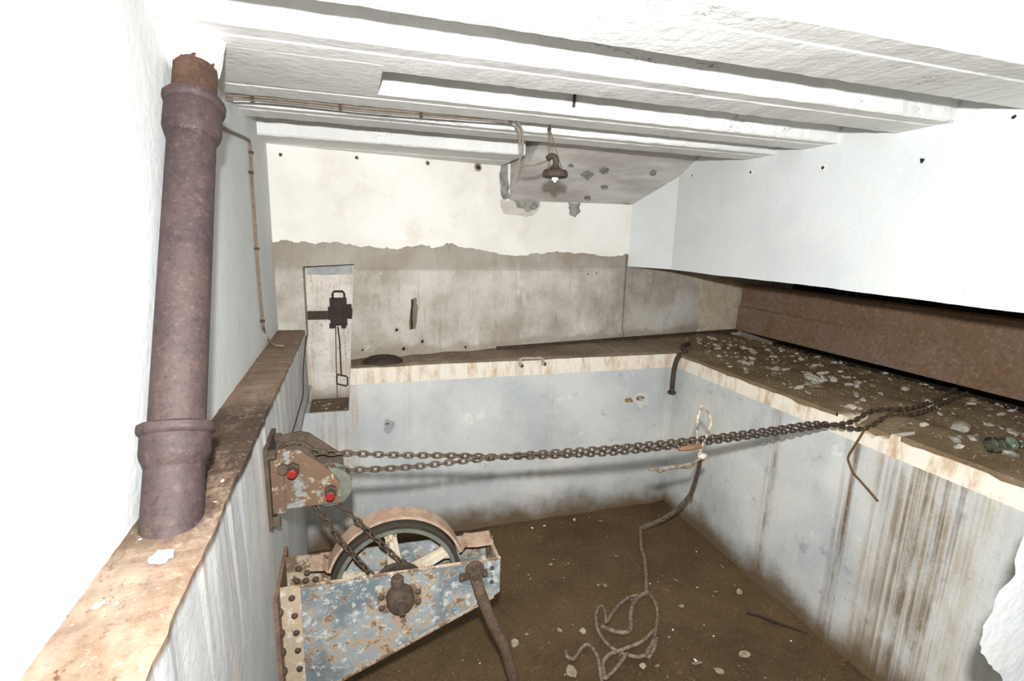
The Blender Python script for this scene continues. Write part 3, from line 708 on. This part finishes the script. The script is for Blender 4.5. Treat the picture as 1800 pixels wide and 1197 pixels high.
# ---- hanging lamp
YLm = 2.12
lamp = thing('hanging_lamp', onY(976,302,YLm), 'rusty round lamp holder without bulb hanging from the ceiling on two wires', 'lamp')
c = onY(976,303,YLm)
bm = bmesh.new(); lathe(bm, c+Vector((0,0,-.022)), (0,0,1), [(0,.046),(.003,.053),(.010,.054),(.024,.052),(.031,.046),(.034,.030),(.042,.019),(.050,.016)], 30, .0012); obj('lamp_cap', bm, RUST, lamp, True)
bm = bmesh.new(); e0 = onY(966,285,YLm)
tube(bm, spline([c+Vector((.0,0,.018)), c+Vector((.001,0,.045)), c+Vector((-.006,0,.062)), c+Vector((-.022,0,.064)), c+Vector((-.037,0,.052))], 5), .0128, 12); obj('elbow', bm, RUST, lamp, True)
bm = bmesh.new(); lathe(bm, c+Vector((0,0,-.022)), (0,0,-1), [(0,.0145),(.011,.0145),(.013,.007),(.019,.006),(.020,.003)], 18); obj('bulb_socket', bm, PORC, lamp, True)
hk = onY(966,219,YLm); hk.z = ZC-.004
for dx, u in ((-.026,0),(.034,1)):
    bm = bmesh.new(); tube(bm, [hk+Vector((.002 if u else -.002,0,-.012)), c+Vector((dx,0,.004))], .0022, 6); obj('suspension_wire', bm, WIREG, lamp)
bm = bmesh.new(); tube(bm, [hk+Vector((0,0,.01)), hk+Vector((0,0,-.01))], .004, 6); lathe(bm, hk+Vector((0,-.005,-.014)), (0,1,0), [(0,.008),(.01,.008)], 10); obj('ceiling_hook', bm, RUST, lamp)
# ---- ceiling cable
cab = thing('lamp_cable', onY(384,170,YLm+.03), 'pale sheathed cable clipped under the joist running to the lamp', 'cable')
run = [(360,166),(384,168),(430,169),(480,173),(560,181),(640,190),(740,198),(820,204),(896,210),(910,215),(918,230),(919,255),(916,275),(911,288),(918,291),(940,290),(958,284),(966,280)]
bm = bmesh.new(); tube(bm, spline([onY(u,v,YLm+.022) for u, v in run], 4), .0048, 8); obj('cable', bm, CABLE, cab, True)
run2 = [(360,172),(384,174),(430,175),(480,178),(560,186),(640,195),(740,203),(820,209),(896,215),(907,222),(913,235),(914,255)]
bm = bmesh.new(); tube(bm, spline([onY(u,v,YLm+.018) for u, v in run2], 4), .0042, 8); obj('cable', bm, CABLE, cab, True)
for u, v in ((443,170),(598,186),(740,199),(897,211)):
    q = onY(u, v, YLm+.02); bm = bmesh.new(); box(bm, q.x-.006, q.x+.006, YLm+.008, YLm+.032, q.z-.012, ZC+.012); obj('cable_clip', bm, RUST, cab)
# ---- cable down the left wall
wc = thing('wall_cable', onX(466,595,XL+.01), 'thin brown cable running down the left wall to the ledge', 'cable')
q = lambda u, v: onX(u, v, XL+.008)
run = [(388,222),(405,231),(432,243),(439,250),(441,275),(443,320),(447,375),(451,437),(456,500),(461,555),(463,575)]
pts = [q(u,v) for u, v in run]+[onZ(468,592,ZL+.03), onZ(482,606,ZL+.010), onZ(500,608,ZL+.006)]
bm = bmesh.new(); tube(bm, spline(pts, 4), .0058, 8); obj('cable', bm, m_rust('brown_cable', (138,116,96), (112,90,72), (90,70,56), 30, .6, .0), wc, True)
for u, v in ((441,268),(441,303),(451,437),(461,564)):
    p = q(u, v); bm = bmesh.new(); box(bm, XL, XL+.017, p.y-.012, p.y+.012, p.z-.005, p.z+.005); obj('cable_clip', bm, RUST, wc)
# ---- latch and rod in the niche
YN = 3.225
lt = thing('wall_latch', onY(597,577,YN), 'dark iron latch with loop handle and hanging rod in the wall niche', 'latch')
def rectN(name, u0, v0, u1, v1, y0, y1, mat=BLACKIRON, par=None):
    a, b = onY(u0, v1, y0), onY(u1, v0, y0); bm = bmesh.new(); box(bm, a.x, b.x, y0, y1, a.z, b.z)
    bmesh.ops.bevel(bm, geom=bm.edges[:], offset=.0025, segments=1); return obj(name, bm, mat, par or lt)
rectN('latch_body', 581, 525, 609, 572, 3.185, 3.245)
rectN('latch_cheek', 577, 541, 584, 562, 3.20, 3.245); rectN('latch_cheek', 606, 536, 618, 560, 3.20, 3.245)
rectN('latch_foot', 579, 570, 590, 577, 3.205, 3.245); rectN('latch_foot', 600, 563, 608, 577, 3.205, 3.245)
rectN('latch_rib', 592, 527, 599, 570, 3.172, 3.186)
rectN('cross_bar', 541, 547, 580, 562, 3.225, 3.246, RUST); rectN('cross_bar', 616, 543, 625, 558, 3.225, 3.246, RUST)
bm = bmesh.new(); tube(bm, [onY(u,v,3.215) for u, v in ((585,528),(584.5,516),(587,512),(602,512),(605,516),(605.5,528))], .0062, 8); obj('loop_handle', bm, BLACKIRON, lt, True)
bm = bmesh.new(); tube(bm, [onY(u,v,3.215) for u, v in ((594,575),(597,600),(599,640),(600,659))], .0045, 8); rod = obj('pull_rod', bm, RUST, lt, True)
bm = bmesh.new(); tube(bm, [onY(u,v,3.215) for u, v in ((593,658),(608,661),(611,664),(611,677),(608,678),(594,675),(592,672),(592,660))], .0048, 8, True); obj('pull_loop', bm, RUST, lt, True)
bm = bmesh.new(); tube(bm, [onY(590,577,3.238), onY(591,640,3.238), onY(593,703,3.238)], .0032, 6); obj('guide_wire', bm, RUSTW, lt)
# ---- iron hand grip on the back ledge
gr = thing('grip_handle', onY(935,640,YP), 'small rusty iron grip handle fixed to the cream edge of the back ledge', 'handle')
bm = bmesh.new(); tube(bm, [onY(u,v,2.965) for u, v in ((915,643),(914,632),(918,630),(934,630),(950,629),(954,631),(955,640))], .009, 9); obj('grip', bm, plain('iron_grip_glint', (176,160,142), .5), gr, True)  # paler bar colour paints in the light reflected off the iron
for u, v in ((915,641),(955,638)):
    bm = bmesh.new(); pp = onY(u, v, 2.99); tube(bm, [pp+Vector((0,.03,0)), pp+Vector((0,-.03,.0))], [.008,.011], 9); obj('grip_foot', bm, RUST, gr, True)
# ---- round rusty cover on the back ledge
cc = onZ(672,632,ZR+.012); cc.y = 3.075
bm = bmesh.new(); lathe(bm, Vector((cc.x,cc.y,ZR+.012)), (0,0,1), [(0,.118),(.012,.116),(.028,.092),(.038,.066),(.036,.05),(.026,.04)], 30, .004)
for v in bm.verts: v.co.y = cc.y+(v.co.y-cc.y)*.62
obj('round_cover', bm, BLACKIRON, None, True, 'dark rusted round iron cover on the back ledge beside the niche', 'cover', origin=(cc.x, cc.y, ZR+.012))
# ---- flat rail along the back ledge
bm = bmesh.new(); A = []
for x in [.92+i*.12 for i in range(20)]:
    y = yb(x)-.05+.004*math.sin(i if False else x*9); A.append((x, y))
loft(bm, [(x, y, ZR+.015) for x, y in A]+[(x, y-.004, ZR+.040) for x, y in A[::-1]], [(x, y+.022, ZR+.015) for x, y in A]+[(x, y+.018, ZR+.040) for x, y in A[::-1]])
obj('iron_rail', bm, RUST, None, False, 'long thin rusty rail lying along the foot of the back wall', 'rail', origin=(.92, yb(.92)-.05, ZR+.015))
# ---- bent pipe over the pit corner
bp = thing('bent_pipe', onY(1182,690,2.97), 'short bent iron pipe with end flange hooking over the pit corner', 'pipe')
pts = [Vector((2.36,3.13,ZR+.035)), Vector((2.24,3.045,ZR+.034)), onY(1205,618,2.965), onY(1192,628,2.955), onY(1186,645,2.955), onY(1183,665,2.955), onY(1181,688,2.955)]
bm = bmesh.new(); tube(bm, spline(pts, 5), .017, 12); obj('pipe_tube', bm, RUST, bp, True)
bm = bmesh.new(); lathe(bm, pts[-1]+Vector((0,0,-.016)), (0,0,1), [(0,.026),(.004,.029),(.016,.029),(.020,.018)], 18); obj('end_flange', bm, RUST, bp, True)
# ---- steel beam in the slot
sb = thing('steel_beam', (3.2,2.2,-.74), 'massive brown rusted steel beam lying in the slot under the right wall', 'beam')
bm = bmesh.new(); box(bm, 3.20, 3.34, .3, 3.60, -.738, -.348); bmesh.ops.bevel(bm, geom=bm.edges[:], offset=.006, segments=2); obj('beam_web', bm, BEAM, sb)
bm = bmesh.new(); loft(bm, [(3.178,3.598,-.738),(3.178,3.598,-.535),(3.201,3.598,-.528),(3.201,3.598,-.738)], [(3.198,2.3,-.738),(3.198,2.3,-.545),(3.2005,2.3,-.54),(3.2005,2.3,-.738)]); obj('doubler_plate', bm, BEAM, sb)
# ---- ceiling stub
p = onY(1007,168,1.935)
bm = bmesh.new(); tube(bm, [Vector((p.x,1.925,.56)), Vector((p.x-.002,1.912,.535)), Vector((p.x-.006,1.908,.485))], .006, 6)
obj('rusty_stub', bm, RUST, None, True, 'short rusty iron stub poking down between the ceiling joists', 'stub', origin=(p.x,1.9,.455))
# ---- dark wire hanging on the left pit wall
pts = [onX(538,590,XPL+.012), onX(533,650,XPL+.012), onX(533,690,XPL+.012), onX(529,708,XPL+.014), onX(517,750,XPL+.014), onX(508,782,XPL+.014)]
bm = bmesh.new(); tube(bm, spline(pts, 4), .0026, 6)
obj('hanging_wire', bm, BLACKIRON, None, True, 'thin dark wire hanging down the left pit wall above the pulley bracket', 'wire', origin=pts[-1])
# ---- cord: loop at the chain, knot, strand to the floor and coil
cd = thing('knotted_cord', onZ(1100,1100,ZF), 'frayed dirty cord tied to the chain and coiled on the pit floor', 'cord')
kn = onY(1232,797,1.60)
fl0 = onZ(1128,930,ZF+.02)
hang = [(1232,800),(1228,825),(1222,845),(1214,868),(1198,888),(1178,905),(1155,918),(1128,928)]
pts = []
for i, (u, v) in enumerate(hang):
    t = i/(len(hang)-1); pts.append(onY(u, v, 1.60+(fl0.y-1.60)*t**.8))
bm = bmesh.new(); sp = spline(pts, 5); tube(bm, sp, [.008+.010*(i/len(sp)) for i in range(len(sp))], 8); obj('hanging_strand', bm, CORD, cd, True)
bm = bmesh.new(); a = pts[3]; tube(bm, spline([pts[2], a+Vector((.012,0,.01)), a+Vector((.014,0,-.04)), a+Vector((.006,0,-.06))], 4), .003, 6); obj('loose_end', bm, TWIG, cd)
bm = bmesh.new(); lp = [onY(u,v,1.60) for u, v in ((1231,795),(1238,775),(1246,757),(1250,742),(1247,730),(1240,720),(1234,712),(1231,722),(1227,733),(1225,750),(1226,770),(1225,786))]
tube(bm, spline(lp, 4), .0052, 8); obj('loop', bm, TAPE, cd, True)
bm = bmesh.new(); bmesh.ops.create_icosphere(bm, subdivisions=3, radius=.019, matrix=Matrix.Translation(kn+Vector((-.004,-.012,-.006))))
for v in bm.verts: v.co += Vector((1,0,1))*.006*mnoise.noise(v.co*70)
obj('knot', bm, TAPE, cd, True)
bm = bmesh.new(); tube(bm, [onY(u,v,1.585) for u, v in ((1141,826),(1165,824),(1190,820),(1212,816),(1232,806))], [.004,.0075,.008,.006,.004], 7); tw = obj('stiff_end', bm, CORD, cd, True)
bm = bmesh.new(); tube(bm, spline([onY(u,v,1.583) for u, v in ((1155,826),(1158,831),(1166,829),(1178,823),(1200,822),(1212,823),(1220,816))], 4), .0026, 6); obj('loose_end', bm, TWIG, cd)
bm = bmesh.new(); tube(bm, [onY(u,v,1.588) for u, v in ((1193,790),(1212,787),(1232,784))], [.008,.013,.009], 8); obj('wrapped_tape', bm, m_rust('orange_brown_tape', (104,78,58), (124,94,70), (78,60,46), 30, .8, 0), cd, True)
def floorcord(px, r, z):
    pts = [onZ(u, v, ZF+z+(.010*math.sin(i*1.3) if 0 < i < len(px)-1 else 0)) for i, (u, v) in enumerate(px)]
    bm = bmesh.new(); tube(bm, spline(pts, 4), r, 8); obj('coil', bm, CORD, cd, True)
floorcord([(1126,926),(1126,945),(1128,966),(1133,982),(1135,1000),(1136,1020),(1136,1040)], .0095, .026)
floorcord([(1138,1040),(1122,1050),(1112,1064),(1108,1085),(1110,1098),(1107,1108),(1098,1112),(1079,1109),(1057,1101)], .0105, .04)
floorcord([(1140,1044),(1122,1047),(1105,1050),(1082,1070),(1070,1088),(1066,1094),(1064,1080),(1060,1067),(1053,1067),(1048,1080),(1048,1095),(1053,1111),(1064,1128),(1082,1143),(1102,1151),(1128,1154),(1143,1140),(1152,1111),(1156,1076),(1150,1056),(1140,1042)], .0085, .024)
floorcord([(1149,1108),(1128,1128),(1096,1141),(1070,1151),(1060,1166),(1062,1180),(1065,1192),(1085,1172),(1102,1149)], .0085, .03)
floorcord([(1154,1122),(1150,1140),(1140,1155),(1136,1150),(1142,1138)], .0085, .03)
floorcord([(995,1146),(997,1154),(1008,1158),(1016,1148),(1024,1138),(1034,1133),(1046,1146),(1053,1166),(1057,1197)], .0085, .024)
# ---- roots and sticks
pts = [onX(u,v,XPR-.008) for u, v in ((1521,752),(1512,768),(1502,784),(1491,803),(1493,815),(1499,830),(1512,845),(1527,862),(1543,881))]
bm = bmesh.new(); tube(bm, spline(pts, 3), .005, 6); obj('dry_root', bm, TWIG, None, True, 'thin dry root trailing down the streaked right pit wall from the ledge', 'root', origin=pts[0])
pts = [onZ(u,v,ZF+.03) for u, v in ((1312,1077),(1335,1083),(1362,1094),(1390,1103),(1420,1114))]
bm = bmesh.new(); tube(bm, pts, [.005,.007,.008,.006,.003], 7); obj('dark_stick', bm, BLACKIRON, None, True, 'dark wet stick lying on the mud near the right pit wall', 'stick', origin=pts[2])
pts = [onZ(u,v,ZF+.05) for u, v in ((1482,1163),(1500,1158),(1522,1165),(1545,1178),(1560,1190))]
bm = bmesh.new(); tube(bm, spline(pts, 3), .005, 6); obj('thin_twig', bm, TWIG, None, True, 'thin curved twig at the foot of the right pit wall', 'twig', origin=pts[2])
# ---- glass bottle end in the rubble
bt = onZ(1752,782,ZR+.045); ad = Vector((.9,-.25,.05)).normalized()
bm = bmesh.new(); lathe(bm, bt-ad*.03, ad, [(0,.018),(.002,.027),(.006,.031),(.07,.031),(.09,.026),(.105,.014),(.135,.013),(.138,.015),(.145,.015)], 24)
obj('glass_bottle', bm, GLASS, None, True, 'small greenish glass bottle lying in the rubble at the right edge', 'bottle', origin=bt)
# ---- rubble on the right ledge
def stone_mesh(k, mat):
    bm = bmesh.new(); bmesh.ops.create_icosphere(bm, subdivisions=1, radius=1)
    for v in bm.verts:
        v.co = Vector((v.co.x*1.0, v.co.y*.8, v.co.z*.42))*(1+random.uniform(-.28,.28))
    return mesh('stone_%d' % k, bm, mat)
SM = [stone_mesh(k, STONE if k < 5 else STONED) for k in range(8)]
def ledge_z(x, y): return ZR+.006+min(1, (x-XPR-.012)/(.95/26*5))*.014
pos = []
def zone(x, y):
    a = 'by the beam' if x > 2.78 else ('along the pit edge' if x < 2.48 else 'down the middle')
    b = 'nearer than the chains' if y < 1.6 else ('just beyond the chains' if y < 2.3 else 'towards the back corner')
    return ('small rubble chip on right ledge %s, %s' % (a, b), 'stone', 'right ledge rubble %s, %s' % (a, b))
ORD = 'first second third fourth fifth sixth seventh eighth ninth tenth eleventh twelfth thirteenth fourteenth fifteenth sixteenth seventeenth eighteenth nineteenth twentieth'.split()
def rnd_rot(): return Matrix.Rotation(random.uniform(0, 6.28), 4, 'Z')@Matrix.Rotation(random.uniform(-.45,.45), 4, 'X')@Matrix.Rotation(random.uniform(-.45,.45), 4, 'Y')
big = [(1430,668,.055),(1690,752,.05),(1632,706,.03),(1640,715,.026),(1710,770,.024),(1555,655,.022),(1492,676,.028),(1350,615,.03),(1310,628,.02),(1380,650,.03),(1460,662,.022),(1505,690,.02),(1680,770,.03),(1420,675,.03),(1366,645,.02),(1400,620,.022),(1740,745,.022)]
big.sort(key=lambda b: b[0])
for k_, (u, v, r) in enumerate(big):
    p = onZ(u, v, ZR+.03)
    place('rubble_stone', random.choice(SM[:5]), None, Matrix.Translation(Vector((p.x,p.y,ledge_z(p.x,p.y)+r*.3)))@rnd_rot()@Matrix.Scale(r, 4), '%s large pale stone on the right ledge, counted from the bent pipe' % ORD[k_], 'stone', 'large stones on the right ledge'); pos.append((p.x,p.y,r))
n = 0
while n < 230:
    y = random.uniform(.95, 3.35); x = random.uniform(2.24, 3.08); r = random.choice((.008,.011,.014,.017,.022,.028,.034))
    if x < 2.42 and y > 2.98: continue
    if abs(y-(1.63+(x-2.16)*.2)) < .05 and random.random() < .8: continue
    if any((x-a)**2+(y-b)**2 < (r+c_)**2*.5 for a, b, c_ in pos): continue
    pos.append((x,y,r)); n += 1
    place('rubble_chip', random.choice(SM), None, Matrix.Translation(Vector((x,y,ledge_z(x,y)+r*.25)))@rnd_rot()@Matrix.Scale(r, 4), *zone(x, y))
bm = bmesh.new()
for _ in range(1500):
    x, y = random.uniform(2.2, 3.1), random.uniform(.9, 3.4); r = random.uniform(.002,.006)
    bmesh.ops.create_cone(bm, cap_ends=True, segments=4, radius1=r, radius2=r*.4, depth=r, matrix=Matrix.Translation((x,y,ledge_z(x,y)+r*.4))@rnd_rot())
obj('ledge_gravel', bm, STONED, None, False, 'fine gravel and grit strewn over the right ledge', 'gravel', None, 'stuff')
# pebbles on the niche sill
for i in range(16):
    x = random.uniform(-.24,-.06); y = random.uniform(3.02,3.2); r = random.uniform(.006,.016)
    place('sill_pebble', random.choice(SM[:5]), None, Matrix.Translation((x,y,ZN0+r*.3))@rnd_rot()@Matrix.Scale(r, 4), 'pale pebble of debris on the niche sill', 'pebble', 'pebbles on the niche sill')
# ---- flakes
def flake_mesh(k, mat, n=9, th=.05):
    bm = bmesh.new(); P = [(math.cos(2*math.pi*i/n)*random.uniform(.7,1.1), math.sin(2*math.pi*i/n)*random.uniform(.5,.85), random.uniform(-.03,.05)) for i in range(n)]
    loft(bm, [Vector(p) for p in P], [Vector(p)+Vector((0,0,th)) for p in P]); return mesh('flake_%d' % k, bm, mat)
FM = [flake_mesh(k, FLAKE) for k in range(3)]; FD = [flake_mesh(k+3, FLAKED) for k in range(4)]
p = onZ(284,979,ZL+.008); m = Matrix.Translation(p)@Matrix.Rotation(.9, 4, 'Z')@Matrix.Rotation(.25, 4, 'X')@Matrix.Scale(.021, 4)
place('paint_flake', flake_mesh(20, FLAKE, 14), None, m, 'large white paint flake on the left ledge in front of the pipe foot', 'flake')
for k_, (u, v, r) in enumerate(((176,1063,.010),(203,962,.005),(246,948,.004),(378,882,.005),(391,845,.004),(205,1061,.004))):
    place('paint_chip', random.choice(FM), None, Matrix.Translation(onZ(u,v,ZL+.003))@rnd_rot()@Matrix.Scale(r, 4), ('larger white paint chip low on the left ledge near the wall', 'tiny white chip where ledge meets wall left of the pipe foot', 'tiny white chip at the left of the pipe foot', 'tiny white chip right of the pipe foot', 'tiny white chip on dark dirt beyond the pipe foot', 'tiny white chip right beside the larger low chip')[k_], 'flake', 'paint chips on the left ledge')
fl = [(1011,914,.022,0),(1056,916,.02,0),(957,924,.012,0),(935,928,.012,0),(926,926,.008,0),(1083,977,.014,1),(968,992,.016,1),(1063,1028,.02,1),(1188,1020,.020,1),(1025,1109,.02,1),(984,1108,.016,1),(905,1130,.025,1),(1004,1180,.035,1),(1225,1165,.03,1),(1308,1150,.03,1),(1265,1180,.025,1),(1222,1160,.012,0),(1130,1170,.02,1),(991,1016,.006,0),(1007,1098,.006,0),(1165,1012,.005,0),(965,1130,.008,1),(1270,996,.02,1),(1300,1040,.02,1),(1198,1065,.016,1),(1258,1040,.014,1),(926,1115,.012,1),(1155,1170,.014,1)]
fl.sort(key=lambda b: b[1]); kk = [0, 0]
for u, v, r, d in fl:
    kk[d] += 1
    place('floor_flake', random.choice(FD if d else FM), None, Matrix.Translation(onZ(u,v,ZF+.012))@rnd_rot()@Matrix.Scale(r, 4), ('%s dirty grey flake in the floor mud, counted from the back wall' if d else '%s white paint flake on the muddy floor, counted from the back wall') % ORD[kk[d]-1], 'flake', ('dirty flakes on the pit floor' if d else 'white flakes on the pit floor'))
for _ in range(110):
    x, y = random.uniform(.3,2.1), random.uniform(.9,2.95); r = random.uniform(.003,.008)
    place('floor_chip', random.choice(FD+FM[:1]), None, Matrix.Translation((x,y,ZF+.012))@rnd_rot()@Matrix.Scale(r, 4), 'tiny pale speck of debris on the muddy pit floor', 'chip', 'specks on the pit floor')
